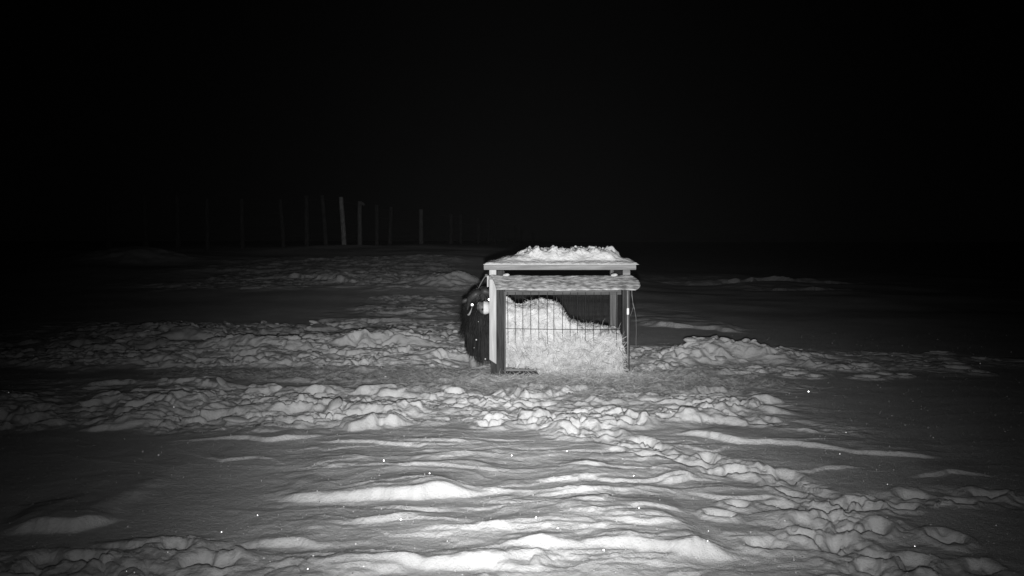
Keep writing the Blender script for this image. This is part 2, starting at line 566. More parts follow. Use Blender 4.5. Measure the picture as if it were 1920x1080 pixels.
def terrain(X, Y):
    X = np.asarray(X, dtype=np.float32); Y = np.asarray(Y, dtype=np.float32)
    z = big_relief(X, Y).astype(np.float32)
    near = 1 - sstep(35, 80, Y)
    # wind-rippled crust, strongest in front of the feeder
    wx = X + 0.35 * fbm(X * 0.6, Y * 0.6, 3, 5)
    wy = Y + 0.30 * fbm(X * 0.5 + 4, Y * 0.5, 3, 6)
    calm = 0.12 + 0.88 * sstep(-2.4, -0.6, X + 0.4 * fbm(X * 0.5, Y * 0.5, 2, 44)) * (1 - sstep(1.2, 2.6, X))
    calm = calm * (1 - 0.5 * sstep(7, 8.3, Y)) * (0.45 + 0.75 * sstep(-0.25, 0.3, fbm(X * 0.9, Y * 1.3, 3, 46)))
    near = near * (1 - 0.75 * sstep(12, 18, Y))
    rid = 1 - np.abs(fbm(wx * 0.36, wy * 1.05, 3, 3, 0.45))
    z = z + 0.020 * (rid ** 3 - 0.4) * near * (0.25 + 0.75 * calm)
    z = z + 0.011 * fbm(wx * 0.7, wy * 2.6, 3, 9) * near * calm
    crest = 1 - np.abs(fbm(wx * 0.5 + 2, wy * 2.1, 3, 15, 0.4))
    z = z + 0.012 * crest ** 6 * near * (1 - sstep(8, 12, Y)) * calm
    q = Y < 22
    fine = np.zeros_like(z)
    fine[q] = 0.0026 * fbm(X[q] * 11, Y[q] * 11, 3, 17) * (0.5 + calm[q]) + 0.007 * calm[q] * fbm(X[q] * 2.6, Y[q] * 4.5, 3, 18) * (1 - sstep(12, 22, Y[q]))
    z = z + fine
    # wind-cut edges
    for n_, (ex, ey, a, run) in enumerate(EDGES_W):
        x0, x1 = ex[0], ex[-1]
        L = x1 - x0
        yw = 0.3 * np.clip(ey.mean() / 8.0, 0.5, 3)
        q = np.where((X > x0 - 0.1 * L) & (X < x1 + 0.1 * L) & (Y > ey.min() - yw) & (Y < ey.max() + 6 * run + yw))[0]
        if not len(q):
            continue
        xx, yy = X[q], Y[q]
        yl = np.interp(xx, ex, ey)
        kk = np.zeros_like(xx) + n_ * 3.3 + 0.4
        kk = kk + yy * 1.3
        yl = yl + 0.12 * fbm(xx * 1.7, kk, 4, n_ + 3, 0.5) * np.clip(ey.mean() / 8.0, 0.5, 3)
        sd = yy - yl
        xw = xx + 0.12 * L * np.clip(fbm(xx * 1.6, yy * 1.6, 3, n_ + 60), -0.8, 0.8)
        win = sstep(x0, x0 + 0.38 * L, xw) * (1 - sstep(x1 - 0.38 * L, x1, xw))
        amp = a * win * np.clip(0.9 + 0.6 * fbm(xx * 1.2, kk * 0.6, 2, 43), 0.2, 1.4)
        wdt = a * (0.8 + 0.25 * vnoise(xx * 1.1, kk, 47))
        z[q] += amp * sstep(0, 1, sd / wdt) * np.exp(-np.clip(sd - wdt, 0, None) / run)
    # trampled snow: crusty clods, hoof holes
    m, mt = trampled(X, Y)
    lit = litter_mask(X, Y)
    m = m * (1 - 0.62 * lit)
    q = np.where((m > 0.003) | (mt > 0.003))[0]
    if len(q):
        x, y, m, mt = X[q], Y[q], m[q], mt[q]
        px_ = x + 0.16 * fbm(x * 2.2, y * 2.2, 4, 81)
        py_ = y + 0.16 * fbm(x * 2.2 + 5, y * 2.2, 4, 82)
        patch = sstep(-0.25, 0.35, fbm(x * 0.7, y * 0.9, 3, 83))
        broken = sstep(-0.25, 0.15, fbm(x * 0.8 + 7, y * 0.9, 3, 84))
        f1, f2, i1 = worley(px_ * 1.9, py_ * 2.8, 7)
        e1, e2, i0 = worley(px_ * 0.95 + 5, py_ * 1.7, 6)
        big = (i0 - 0.3) * sstep(0.0, 0.22, e2 - e1) * (1 - 0.6 * sstep(0.1, 0.8, e1))
        plate = (i1 - 0.35) * sstep(0.0, 0.26, f2 - f1)
        dome = (0.3 + 0.8 * i1) * (1 - sstep(0.2, 0.8, f1))
        g1, g2, i2 = worley(px_ * 4.6 + 3, py_ * 6.4, 8)
        lump2 = (i2 - 0.25) * sstep(0.0, 0.3, g2 - g1) * (1 - 0.5 * sstep(0.1, 0.7, g1))
        k1, k2, i4 = worley(px_ * 11 + 1, py_ * 13, 9)
        crumbs = (i4 - 0.4) * sstep(0.02, 0.25, k2 - k1)
        hole = -(1 - sstep(0.22, 0.5, f1)) * (i1 > 0.74) * sstep(0, 0.2, f2 - f1)
        rel = 0.085 * big * sstep(9, 11, y) + 0.055 * big * sstep(6, 8, y) + 0.17 * (0.4 * plate + 0.6 * dome) * (0.12 + 0.88 * patch) + 0.10 * lump2 * (0.15 + 0.85 * broken) + 0.03 * crumbs * broken + 0.12 * hole * patch + 0.018 * fbm(x * 5, y * 6, 4, 19)
        rel = 0.16 * np.tanh(rel / 0.16)
        z[q] += (rel - 0.01) * m
        # the trail: hoof pits with pushed-up rims
        h1, h2, i3 = worley(px_ * 3.1, py_ * 3.1, 12)
        z[q] += mt * (-0.03 + (0.10 * i3 - 0.02) * (1 - sstep(0.05, 0.85, h1)) - 0.06 * (i3 > 0.65) * (1 - sstep(0.1, 0.5, h1)) * sstep(0, 0.2, h2 - h1) + 0.02 * lump2 + 0.022 * fbm(x * 4, y * 4, 4, 20))
    z = press_prints(X, Y, z)
    # hay litter mat
    q = np.where(lit > 0.003)[0]
    if len(q):
        z[q] += lit[q] * (0.03 + 0.02 * fbm(X[q] * 6, Y[q] * 7, 4, 91) + 0.05 * fbm(X[q] * 1.9, Y[q] * 2.4, 3, 92))
    return z, lit


th_dense = np.radians(np.linspace(-35.0, 36.0, 860))
th_left = np.radians(np.linspace(-180.0, -35.0, 50))[:-1]
th_right = np.radians(np.linspace(36.0, 180.0, 50))[1:]
TH = np.concatenate([th_left, th_dense, th_right])
R = np.concatenate([
    np.linspace(0.3, 4.2, 12, endpoint=False),
    np.linspace(4.2, 8.2, 260, endpoint=False),
    np.linspace(8.2, 16.0, 450, endpoint=False),
    np.linspace(16.0, 30.0, 240, endpoint=False),
    np.linspace(30.0, 45.0, 110, endpoint=False), np.geomspace(45.0, 1500.0, 60)])
RR, TT = np.meshgrid(R, TH, indexing='ij')
GX, GY = RR * np.sin(TT), RR * np.cos(TT)
GZ, GL = terrain(GX.ravel(), GY.ravel())
GZ = np.where(GY.ravel() < 3.0, GZ * sstep(0.5, 3.0, GY.ravel()), GZ)
co = np.stack([GX.ravel(), GY.ravel(), GZ], -1)
me = np_mesh("snow_field", co, grid_quads(len(R), len(TH)))
att = me.attributes.new("litter", 'FLOAT', 'POINT')
att.data.foreach_set("value", GL.astype(np.float32))
snow_field = link("snow_field", me, M['snow'], smooth=True)
tag(snow_field, "moonless snow field with wind-cut drifts and trampled lumps", None, None, "structure")


def ground_z(x, y):
    z, _ = terrain(np.atleast_1d(np.asarray(x, float)), np.atleast_1d(np.asarray(y, float)))
    return z


# loose frozen clods, parts of the snow field
clod_meshes = []
for k in range(7):
    bm = bmesh.new()
    bmesh.ops.create_icosphere(bm, subdivisions=2, radius=0.5)
    r = random.Random(100 + k)
    ax = [Vector((r.gauss(0, 1), r.gauss(0, 1), r.gauss(0, 1))).normalized() for _ in range(7)]
    cut = [r.uniform(0.24, 0.42) for _ in ax]
    for v in bm.verts:
        for a, c in zip(ax, cut):
            d = v.co.dot(a)
            if d > c:
                v.co -= a * (d - c) * 0.85
        v.co += Vector((r.gauss(0, 1), r.gauss(0, 1), r.gauss(0, 1))) * 0.012
    cm = bpy.data.meshes.new("snow_clod")
    bm.to_mesh(cm)
    bm.free()
    cm.materials.append(M['snow'])
    cm.polygons.foreach_set("use_smooth", np.ones(len(cm.polygons), dtype=bool))
    clod_meshes.append(cm)
cand = np.stack([rng.uniform(-7, 6.5, 9000), rng.uniform(4.9, 18.5, 9000)], -1)
mm, mt = trampled(cand[:, 0], cand[:, 1])
wgt = np.maximum(mm, 0.6 * mt) * (1 - litter_mask(cand[:, 0], cand[:, 1]))
keep = cand[(rng.uniform(0, 1, len(cand)) < wgt ** 1.5) & (rng.uniform(0, 1, len(cand)) < 0.35) & ~((cand[:, 0] > -1.0) & (cand[:, 0] < 1.7) & (cand[:, 1] > 11.1) & (cand[:, 1] < 14.6))][:290]
kz = ground_z(keep[:, 0], keep[:, 1])
for (x, y), z in zip(keep, kz):
    o = bpy.data.objects.new("snow_clod", random.choice(clod_meshes))
    COL.objects.link(o)
    s = random.lognormvariate(math.log(0.10), 0.38)
    o.scale = (s * random.uniform(0.9, 1.7), s * random.uniform(0.8, 1.2), s * random.uniform(0.35, 0.6))
    o.location = (x, y, z + 0.05 * s)
    o.rotation_euler = (random.gauss(0, .25), random.gauss(0, .25), random.uniform(0, 6.28))
    o.parent = snow_field

# ------------------------------------------------------------------ hay feeder
FY = 11.47                                     # front plane
feeder = empty("hay_feeder", (0.62, FY + 0.65, 0.0))
tag(feeder, "wooden hay feeder with snow-topped roof, wire front and frosted flap in the snow", "hay feeder")
PX = lambda p: (p - 960.0) / 145.0

# posts
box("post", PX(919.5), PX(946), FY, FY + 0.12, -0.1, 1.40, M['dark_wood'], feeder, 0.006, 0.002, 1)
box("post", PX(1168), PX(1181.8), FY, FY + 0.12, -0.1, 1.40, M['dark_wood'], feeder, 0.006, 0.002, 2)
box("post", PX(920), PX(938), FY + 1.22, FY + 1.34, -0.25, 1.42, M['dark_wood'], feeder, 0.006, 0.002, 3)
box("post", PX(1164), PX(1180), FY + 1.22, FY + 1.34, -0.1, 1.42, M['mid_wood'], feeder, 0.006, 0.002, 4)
# inner strip of the left post
box("trim_strip", PX(945.8), PX(948.5), FY - 0.018, FY + 0.03, 0.0, 1.13, M['mid_wood'], feeder, 0.003, 0.001, 5)
# pale board with a slanted foot nailed over the left post
bm = bmesh.new()
xl, xr = PX(917.5), PX(930.6)
prof = [(xl, 0.245), (xr, 0.185), (xr, 1.408), (xl, 1.408)]
fr = [bm.verts.new((x, FY - 0.032, z)) for x, z in prof]
bk = [bm.verts.new((x, FY - 0.003, z)) for x, z in prof]
bm.faces.new(fr)
bm.faces.new(bk[::-1])
for i in range(4):
    j = (i + 1) % 4
    bm.faces.new((fr[j], fr[i], bk[i], bk[j]))
bmesh.ops.recalc_face_normals(bm, faces=bm.faces)
bmesh.ops.bevel(bm, geom=list(bm.edges), offset=0.003, segments=1, affect='EDGES')
me = bpy.data.meshes.new("post_board")
bm.to_mesh(me)
bm.free()
o = link("post_board", me, M['pale_wood'], feeder)
o["label"] = "bright pale board with a slanted lower end"
# matching pale top on the right post
box("post_cap_board", PX(1167.5), PX(1181), FY - 0.03, FY - 0.003, 1.30, 1.408, M['pale_wood_h'], feeder, 0.003)
# rails that carry the flap
box("flap_rail", PX(914), PX(1184), FY - 0.072, FY - 0.034, 1.285, 1.335, M['pale_wood_h'], feeder, 0.004, 0.0015, 7)
box("rail_end_block", PX(913.5), PX(916.2), FY - 0.075, FY + 0.1, 1.19, 1.334, M['pale_wood'], feeder, 0.003)
box("header", PX(946.5), PX(1165.5), FY + 0.01, FY + 0.05, 1.085, 1.15, M['mid_wood_h'], feeder, 0.004, 0.0015, 8)
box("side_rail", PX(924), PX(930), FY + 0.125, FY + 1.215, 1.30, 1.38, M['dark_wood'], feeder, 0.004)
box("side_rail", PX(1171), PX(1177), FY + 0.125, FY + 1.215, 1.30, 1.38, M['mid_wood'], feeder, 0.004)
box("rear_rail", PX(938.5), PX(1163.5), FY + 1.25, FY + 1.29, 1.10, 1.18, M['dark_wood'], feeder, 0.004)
# roof
box("roof_deck", PX(909), PX(1190), FY - 0.055, FY + 1.45, 1.452, 1.476, M['plywood'], feeder, 0.003)
fas = box("fascia", PX(907.5), PX(1191), FY - 0.09, FY - 0.056, 1.412, 1.474, M['pale_wood_h'], feeder, 0.003, 0.0015, 9)
box("fascia", PX(907.5), PX(1191), FY + 1.452, FY + 1.49, 1.40, 1.475, M['pale_wood_h'], feeder, 0.003, 0.0015, 10)
# floor
box("floor_board", PX(946), PX(1166), FY + 0.125, FY + 1.2, 0.085, 0.105, M['mid_wood_h'], feeder, 0.003)
box("gap_shade_board", PX(948.9), PX(1165.3), FY - 0.026, FY + 0.016, -0.03, 0.089, M['gap_shade'], feeder, 0.003, 0.001, 12)  # added dark board: stands in for the shadowed gap under the floor
box("floor_rail", PX(948.8), PX(1165.5), FY - 0.03, FY + 0.02, 0.092, 0.119, M['pale_wood_h'], feeder, 0.003, 0.001, 11)


# the frosted front flap: a heavy rubber mat sloping down towards the camera
def flap_mesh():
    nu, nv = 70, 18
    u = np.linspace(0, 1, nu)[None, :]
    v = np.linspace(0, 1, nv)[:, None]
    xl_ = PX(917.5) + (PX(932) - PX(917.5)) * v ** 0.7
    xr_ = PX(1182) + (PX(1194) - PX(1182)) * np.sin(np.clip(v / 0.62, 0, 1) * math.pi / 2) - 0.075 * np.clip((v - 0.72) / 0.28, 0, 1) ** 2.2
    X = xl_ + (xr_ - xl_) * u
    Y = FY - 0.075 - 0.36 * v + 0 * u
    Z = 1.345 - 0.165 * v ** 1.25 + 0 * u
    Z = Z + 0.004 * np.sin(u * 9 + 1) * v + 0.002 * np.sin(u * 23) * v - 0.005 * np.sin(u * 3.1) 
    Z = Z + 0.007 * fbm(X * 5, v * 3 + u * 0, 4, 55) * (1 - v) + 0.003 * fbm(X * 7, v * 3 + u * 0, 4, 57) + 0.004 * fbm(X * 22, v * 9 + u * 0, 3, 56)
    top = np.stack([X, Y, Z], -1).reshape(-1, 3)
    m_ = np_mesh("front_flap", top, grid_quads(nv, nu)[:, ::-1])
    return m_


flap = link("front_flap", flap_mesh(), M['rubber'], feeder)
flap["label"] = "frost-covered mat sloping out over the hay"
md = flap.modifiers.new("thickness", 'SOLIDIFY')
md.thickness = 0.014
md.offset = -1
# dark flap hanging out on the left side
nu, nv = 22, 10
u = np.linspace(0, 1, nu)[None, :]
v = np.linspace(0, 1, nv)[:, None]
X = PX(914) - 0.03 - 0.10 * v + 0.012 * np.sin(u * 8) * v
Y = FY + 0.14 + 1.0 * u + 0 * v
Z = 1.33 - 0.165 * v ** 1.2 + 0.01 * np.sin(u * 11) * v
side = link("side_flap", np_mesh("side_flap", np.stack([X + 0 * u, Y, Z + 0 * u], -1).reshape(-1, 3), grid_quads(nv, nu)), M['dark_rubber'], feeder)
md = side.modifiers.new("thickness", 'SOLIDIFY')
md.thickness = 0.012
box("flap_rail", PX(914) - 0.035, PX(914) - 0.004, FY + 0.13, FY + 1.2, 1.31, 1.345, M['mid_wood'], feeder, 0.003)

# wire panels: every wire its own part
WIRE_R = 0.0042
vw = tube_mesh("vertical_wire", [(0, 0, 0.03), (0.002, 0, 0.4), (-0.002, 0.0, 0.75), (0, 0, 1.12)], WIRE_R, 6)
vw.materials.append(M['wire'])
hw = tube_mesh("horizontal_wire", [(-0.082, 0, 0), (0.4, 0, -0.004), (0.9, 0, -0.006), (1.42, 0, -0.003)], WIRE_R, 6)
hw.materials.append(M['wire'])


def put(name, me_, loc, parent, rz=0.0):
    o_ = bpy.data.objects.new(name, me_)
    COL.objects.link(o_)
    o_.location = loc
    o_.rotation_euler = (0, rz, 0)
    o_.parent = parent
    o_.matrix_parent_inverse = Matrix.Translation(parent.location).inverted()
    return o_


for k in range(15):
    x = PX(952 + 14.6 * k)
    if x < 1.415:
        put("vertical_wire", vw, (x + random.uniform(-.006, .006), FY - 0.002, 0), feeder, random.uniform(-.006, .006))
for z in (0.14, 0.36, 0.645):
    put("horizontal_wire", hw, (0, FY - 0.012, z), feeder, 0.006)
for k in range(15):
    x = PX(945 + 14.6 * k)
    if x < 1.415:
        put("vertical_wire", vw, (x, FY + 1.235, 0), feeder)
for z in (0.36, 0.655):
    put("horizontal_wire", hw, (0, FY + 1.225, z), feeder)
for k in range(9):
    put("vertical_wire", vw, (PX(1176), FY + 0.2 + 0.115 * k, 0), feeder)

# steel rod and white clip on the right post
rod = link("rod", tube_mesh("rod", [(PX(1178.2), FY - 0.02, 0.10), (PX(1177.6), FY - 0.018, 0.6), (PX(1177.0), FY - 0.02, 1.14)], 0.010, 8), M['rod'], feeder, smooth=True)
box("clip", PX(1175.3), PX(1179.2), FY - 0.042, FY - 0.024, 0.83, 0.915, M['clip'], feeder, 0.004)["label"] = "small white clip glowing on the steel rod"


# snow heaped on the roof
def roof_snow():
    nx, ny = 190, 96
    xs = np.linspace(PX(906.5), PX(1197.5), nx)
    ys = np.linspace(FY - 0.105, FY + 1.50, ny)
    Y, X = np.meshgrid(ys, xs, indexing='ij')
    ed = np.minimum(np.minimum(X - xs[0], xs[-1] - X), np.minimum(Y - ys[0], ys[-1] - Y))
    base = 0.022 * sstep(0, 0.05, ed) + 0.05 * sstep(0.0, 0.35, X - xs[0]) * sstep(0, 0.3, Y - ys[0]) * sstep(0, 0.12, ed)
    wx = X + 0.05 * fbm(X * 4, Y * 4, 3, 201)
    wy = Y + 0.05 * fbm(X * 4 + 3, Y * 4, 3, 202)
    xa, xb = PX(965), PX(1166)
    hx = (0.25 * sstep(xa - 0.35, xa + 0.05, wx) + 0.75 * sstep(xa - 0.02, xa + 0.22, wx)) * (1 - sstep(xb - 0.10, xb + 0.04, wx))
    hy = sstep(FY + 0.02, FY + 0.22, wy) * (1 - sstep(FY + 1.1, FY + 1.45, wy))
    f1, f2, i1 = worley(wx * 8, wy * 8, 77)
    g1, g2, i2 = worley(wx * 17, wy * 17, 78)
    heap = hx * hy * (0.098 + 0.075 * (i1 - 0.4) * (1 - sstep(0.2, 0.7, f1)) + 0.04 * (1 - sstep(0.1, 0.6, g1)) * i2 + 0.02 * fbm(X * 6, Y * 6, 4, 203))
    Z = 1.482 + base + heap + 0.006 * fbm(X * 9, Y * 9, 3, 204) * sstep(0, 0.06, ed)
    Z = np.where(X > PX(1191), Z - 0.5 * (X - PX(1191)) ** 1.5, Z)
    top = np.stack([X, Y, Z], -1).reshape(-1, 3)
    bot = np.stack([X, Y, 0 * Z + 1.4785], -1).reshape(-1, 3)
    q = grid_quads(ny, nx)
    n = nx * ny
    rim = np.concatenate([np.arange(nx), np.arange(1, ny) * nx + nx - 1, (ny - 1) * nx + np.arange(nx - 2, -1, -1), np.arange(ny - 2, 0, -1) * nx])
    r2_ = np.roll(rim, -1)
    side_ = np.stack([rim, rim + n, r2_ + n, r2_], -1)
    return np_mesh("roof_snow", np.concatenate([top, bot]), np.concatenate([q, q[:, ::-1] + n, side_]))


rs = link("roof_snow", roof_snow(), M['roof_snow'], smooth=True)
tag(rs, "thick lumpy heap of snow lying on the feeder roof", "snow", None, "stuff")
for px_a, px_b, lab in ((943, 956, "small white snow lump at the left end of the frosted flap"), (1144, 1157, "small white snow lump at the right end of the frosted flap")):
    x0, x1 = PX(px_a), PX(px_b)
    o = bpy.data.objects.new("snow_lump", clod_meshes[2])
    COL.objects.link(o)
    o.location = ((x0 + x1) / 2, FY - 0.10, 1.345)
    o.scale = ((x1 - x0) * 1.1, 0.07, 0.05)
    tag(o, lab, "snow lump", "snow lumps on the flap")


# ------------------------------------------------------------------ hay and straw
def blades(P, D, L, W, bend, Nrm):
    """curved three-point strips: points P, directions D, lengths, widths"""
    n = len(P)
    D = D / np.linalg.norm(D, axis=1, keepdims=True)
    S = np.cross(D, Nrm)
    S /= np.maximum(np.linalg.norm(S, axis=1, keepdims=True), 1e-6)
    p0 = P
    p1 = P + D * (L * 0.5)[:, None] + bend * 0.5
    p2 = P + D * L[:, None] + bend * 0.3
    w = W[:, None] * 0.5
    V = np.stack([p0 - S * w, p0 + S * w, p1 - S * w, p1 + S * w, p2 - S * w * 0.4, p2 + S * w * 0.4], 1).reshape(-1, 3)
    b = np.arange(n)[:, None] * 6
    F = np.concatenate([b + np.array([[0, 1, 3, 2]]), b + np.array([[2, 3, 5, 4]])])
    return V, F


T_X = [-0.08, 0.0, 0.055, 0.17, 0.245, 0.36, 0.51, 0.61, 0.66, 0.72, 0.80, 0.90, 1.09, 1.42]
T_Z = [1.02, 0.98, 0.92, 0.925, 0.965, 0.985, 0.98, 0.955, 0.90, 0.80, 0.72, 0.675, 0.645, 0.62]


def hay_surface(nx=150, nv=120):
    xs = np.linspace(-0.08, 1.425, nx)
    tz = np.interp(xs, T_X, T_Z)
    spill = 0.44 * sstep(0.22, 0.85, xs) * (1 - 0.35 * sstep(1.2, 1.42, xs)) * (1 + 0.5 * fbm(xs * 3.1, xs * 0 + 0.3, 3, 310))
    foot = 0.128 * (1 - sstep(0.24, 0.52, xs + 0.10 * fbm(xs * 9, xs * 0 + 4.2, 3, 311)))
    vv = np.linspace(0, 1, nv)
    pts = np.zeros((nv, nx, 3))
    for i, x in enumerate(xs):
        s, T, f0 = spill[i], tz[i], foot[i]
        ky = [FY + 0.03 - s - 0.02, FY + 0.0 - 0.62 * s, FY - 0.035 - 0.10 * s, FY - 0.02, FY + 0.014, FY + 0.03, FY + 0.08, FY + 0.20, FY + 0.7, FY + 1.15, FY + 1.18]
        kz = [f0 - 0.03 * (f0 == 0), f0 + 0.10, f0 + 0.24, 0.46, 0.55, T * 0.82 if T > .75 else T * 0.92, T * 0.95, T, T * 0.97, T * 0.8, 0.12]
        kz = np.maximum.accumulate(np.array(kz[:8])).tolist() + kz[8:]
        d = np.concatenate([[0], np.cumsum(np.hypot(np.diff(ky), np.diff(kz)) + 1e-5)])
        d /= d[-1]
        pts[:, i, 0] = x
        pts[:, i, 1] = np.interp(vv, d, ky)
        pts[:, i, 2] = np.interp(vv, d, kz)
    # smooth the profile a little, then rough it up
    for _ in range(3):
        pts[1:-1] = 0.25 * pts[:-2] + 0.5 * pts[1:-1] + 0.25 * pts[2:]
    sx = pts[..., 0] * 1.0
    sv = np.cumsum(np.concatenate([np.zeros((1, nx)), np.linalg.norm(np.diff(pts, axis=0), axis=2)]), axis=0)
    n1 = 0.05 * fbm(sx * 3.2, sv * 3.6, 3, 300) + 0.026 * fbm(sx * 9, sv * 7, 4, 301) + 0.010 * fbm(sx * 26, sv * 20, 3, 302)
    hold = sstep(0.50, 0.60, pts[..., 2]) * (pts[..., 1] < FY + 0.05)
    pts[..., 1] -= n1 * (1 - 0.75 * hold)
    pts[..., 2] += 0.7 * n1 * sstep(0.1, 0.3, pts[..., 2])
    pts[..., 1] = np.where(hold > 0.5, np.maximum(pts[..., 1], FY + 0.008), pts[..., 1])
    return pts


hp = hay_surface()
nv_, nx_ = hp.shape[:2]
hv = hp.reshape(-1, 3)
hq = grid_quads(nv_, nx_)
# blades over it
nb = 26000
iv = rng.uniform(0, nv_ - 1.01, nb)
ix = rng.uniform(0, nx_ - 1.01, nb)
i0, j0 = iv.astype(int), ix.astype(int)
P = hp[i0, j0] + (hp[i0 + 1, j0] - hp[i0, j0]) * (iv - i0)[:, None] + (hp[i0, j0 + 1] - hp[i0, j0]) * (ix - j0)[:, None]
Nn = np.cross(hp[i0, j0 + 1] - hp[i0, j0], hp[i0 + 1, j0] - hp[i0, j0])
Nn /= np.maximum(np.linalg.norm(Nn, axis=1, keepdims=True), 1e-9)
front = P[:, 1] < FY + 0.5
P, Nn = P[front], Nn[front]
nb = len(P)
D = rng.normal(0, 1, (nb, 3))
D -= Nn * np.sum(D * Nn, axis=1, keepdims=True) * 0.93
D /= np.linalg.norm(D, axis=1, keepdims=True)
D += Nn * rng.uniform(-0.05, 0.16, (nb, 1))
D[:, 2] -= 0.15
L = rng.uniform(0.05, 0.17, nb)
W = rng.uniform(0.0022, 0.005, nb)
wisp = rng.uniform(0, 1, nb) < 0.30                      # twisted wads of stalks
W = np.where(wisp, rng.uniform(0.006, 0.011, nb), W)
L = np.where(wisp, rng.uniform(0.07, 0.19, nb), L)
ang = 2.2 * fbm(P[:, 0] * 4, P[:, 2] * 4, 2, 333) + 1.3
flow = np.stack([np.cos(ang), np.zeros(nb), -np.sin(ang)], -1)
flow -= Nn * np.sum(flow * Nn, axis=1, keepdims=True)
D = np.where(wisp[:, None], 0.55 * D + 0.9 * flow + Nn * rng.uniform(-0.05, 0.10, (nb, 1)), D)
hi = P[:, 2] > 0.56
L = np.where(hi, L * 0.6, L)
L = np.where(P[:, 2] > np.interp(P[:, 0], T_X, T_Z) - 0.09, L * 0.45, L)
D = np.where(hi[:, None] & (P[:, 1] < FY + 0.06)[:, None], D - Nn * 0.05, D)
V1, F1 = blades(P - Nn * 0.004, D, L, W, rng.normal(0, 0.022, (nb, 3)) + Nn * 0.008, Nn + rng.normal(0, 0.45, (nb, 3)))
V1[:, 1] = np.where((V1[:, 2] > 0.6) & (V1[:, 1] < FY + 0.006) & (V1[:, 2] < 1.1), FY + 0.006 + 0.01 * rng.uniform(0, 1, len(V1)), V1[:, 1])
V1[:, 0] = np.clip(V1[:, 0], -0.078, 1.50)
V1[:, 2] = np.maximum(V1[:, 2], np.where(V1[:, 0] < 0.32, 0.122 + 0.02 * rng.uniform(0, 1, len(V1)), 0.02))
hay = link("hay_pile", np_mesh("hay_pile", np.concatenate([hv, V1]), np.concatenate([hq, F1 + len(hv)])), M['hay'])
nd = 1000
pick = rng.choice(len(P), nd)
Pd, Nd = P[pick], Nn[pick]
Dd = rng.normal(0, 1, (nd, 3))
Dd -= Nd * np.sum(Dd * Nd, axis=1, keepdims=True)
Dd /= np.linalg.norm(Dd, axis=1, keepdims=True)
Ld = rng.uniform(0.08, 0.24, nd) * np.where(Pd[:, 2] > 0.5, 0.5, 1.0)
Vd, Fd = blades(Pd + Nd * 0.006, Dd, Ld, rng.uniform(0.003, 0.0065, nd), rng.normal(0, 0.02, (nd, 3)), Nd + rng.normal(0, .3, (nd, 3)))
Vd[:, 1] = np.where((Vd[:, 2] > 0.6) & (Vd[:, 1] < FY + 0.006), FY + 0.006, Vd[:, 1])
Vd[:, 0] = np.clip(Vd[:, 0], -0.078, 1.46)
Vd[:, 2] = np.maximum(Vd[:, 2], np.where(Vd[:, 0] < 0.40, 0.122, 0.02))
ng = 12000                                               # loose hay strewn before the feeder
gx = rng.normal(0.95, 0.55, ng)
gy = 11.42 - 0.24 * (1 - sstep(0.35, 0.55, gx)) - np.abs(rng.normal(0, 0.30, ng)) * (0.55 + 0.45 * sstep(0.1, 0.7, gx))
gz = ground_z(gx, gy) + rng.uniform(0.0, 0.03, ng)
ga = rng.uniform(0, 2 * math.pi, ng)
gt = rng.normal(0.05, 0.25, ng)
Vg, Fg = blades(np.stack([gx, gy, gz], -1), np.stack([np.cos(ga) * np.cos(gt), np.sin(ga) * np.cos(gt), np.sin(gt)], -1), rng.uniform(0.05, 0.18, ng), rng.uniform(0.0025, 0.006, ng),
                rng.normal(0, 0.02, (ng, 3)), np.stack([rng.normal(0, .6, ng), rng.normal(0, .9, ng), np.ones(ng)], -1))
V1, F1 = np.concatenate([V1, Vg]), np.concatenate([F1, Fg + len(V1)])
hme = np_mesh("hay_pile", np.concatenate([hv, V1, Vd]), np.concatenate([hq, F1 + len(hv), Fd + len(hv) + len(V1)]))
hme.materials.append(M['hay'])
hme.materials.append(M['stalk'])
mi_h = np.zeros(len(hme.polygons), dtype=np.int32)
mi_h[len(hq) + len(F1):] = 1
hme.polygons.foreach_set("material_index", mi_h)
old = hay.data
hay.data = hme
bpy.data.meshes.remove(old)
tag(hay, "heap of loose hay filling the feeder and spilling out in front", "hay", None, "stuff")

# litter of straw trodden into the snow around the feeder
nl = 150000
c = np.stack([rng.uniform(-5.2, 5.2, nl), rng.uniform(9.2, 13.0, nl)], -1)
lm = litter_mask(c[:, 0], c[:, 1])
core = np.exp(-(((c[:, 0] - 0.75) / 1.6) ** 2 + ((c[:, 1] - 11.1) / 0.8) ** 2))
c = c[rng.uniform(0, 1, nl) < np.clip(lm * (0.35 + 0.75 * core), 0, 1)]
n = len(c)
z = ground_z(c[:, 0], c[:, 1])
a = rng.uniform(0, 2 * math.pi, n)
tilt = np.abs(rng.normal(0, 0.30, n))
D = np.stack([np.cos(a) * np.cos(tilt), np.sin(a) * np.cos(tilt), np.sin(tilt)], -1)
P = np.stack([c[:, 0], c[:, 1], z + rng.uniform(-0.004, 0.012, n)], -1)
Nn = np.stack([rng.normal(0, .6, n), rng.normal(0, .9, n), np.ones(n)], -1)
V, F = blades(P, D, rng.uniform(0.04, 0.13, n), rng.uniform(0.002, 0.0042, n), rng.normal(0, 0.015, (n, 3)), Nn)
straw = link("straw_litter", np_mesh("straw_litter", V, F), M['straw'])
tag(straw, "flattened straw litter trodden into the snow around the feeder", "straw", None, "stuff")

# ------------------------------------------------------------------ twine hanging from the right side of the flap
tw = empty("hanging_twine", (PX(1187), FY - 0.1, 1.17))
tag(tw, "frayed baling twine hanging from the right end of the frosted flap", "twine")
Yt = FY - 0.12


def tp(px, py, dy=0.0):
    return at(px, py, Yt + dy)


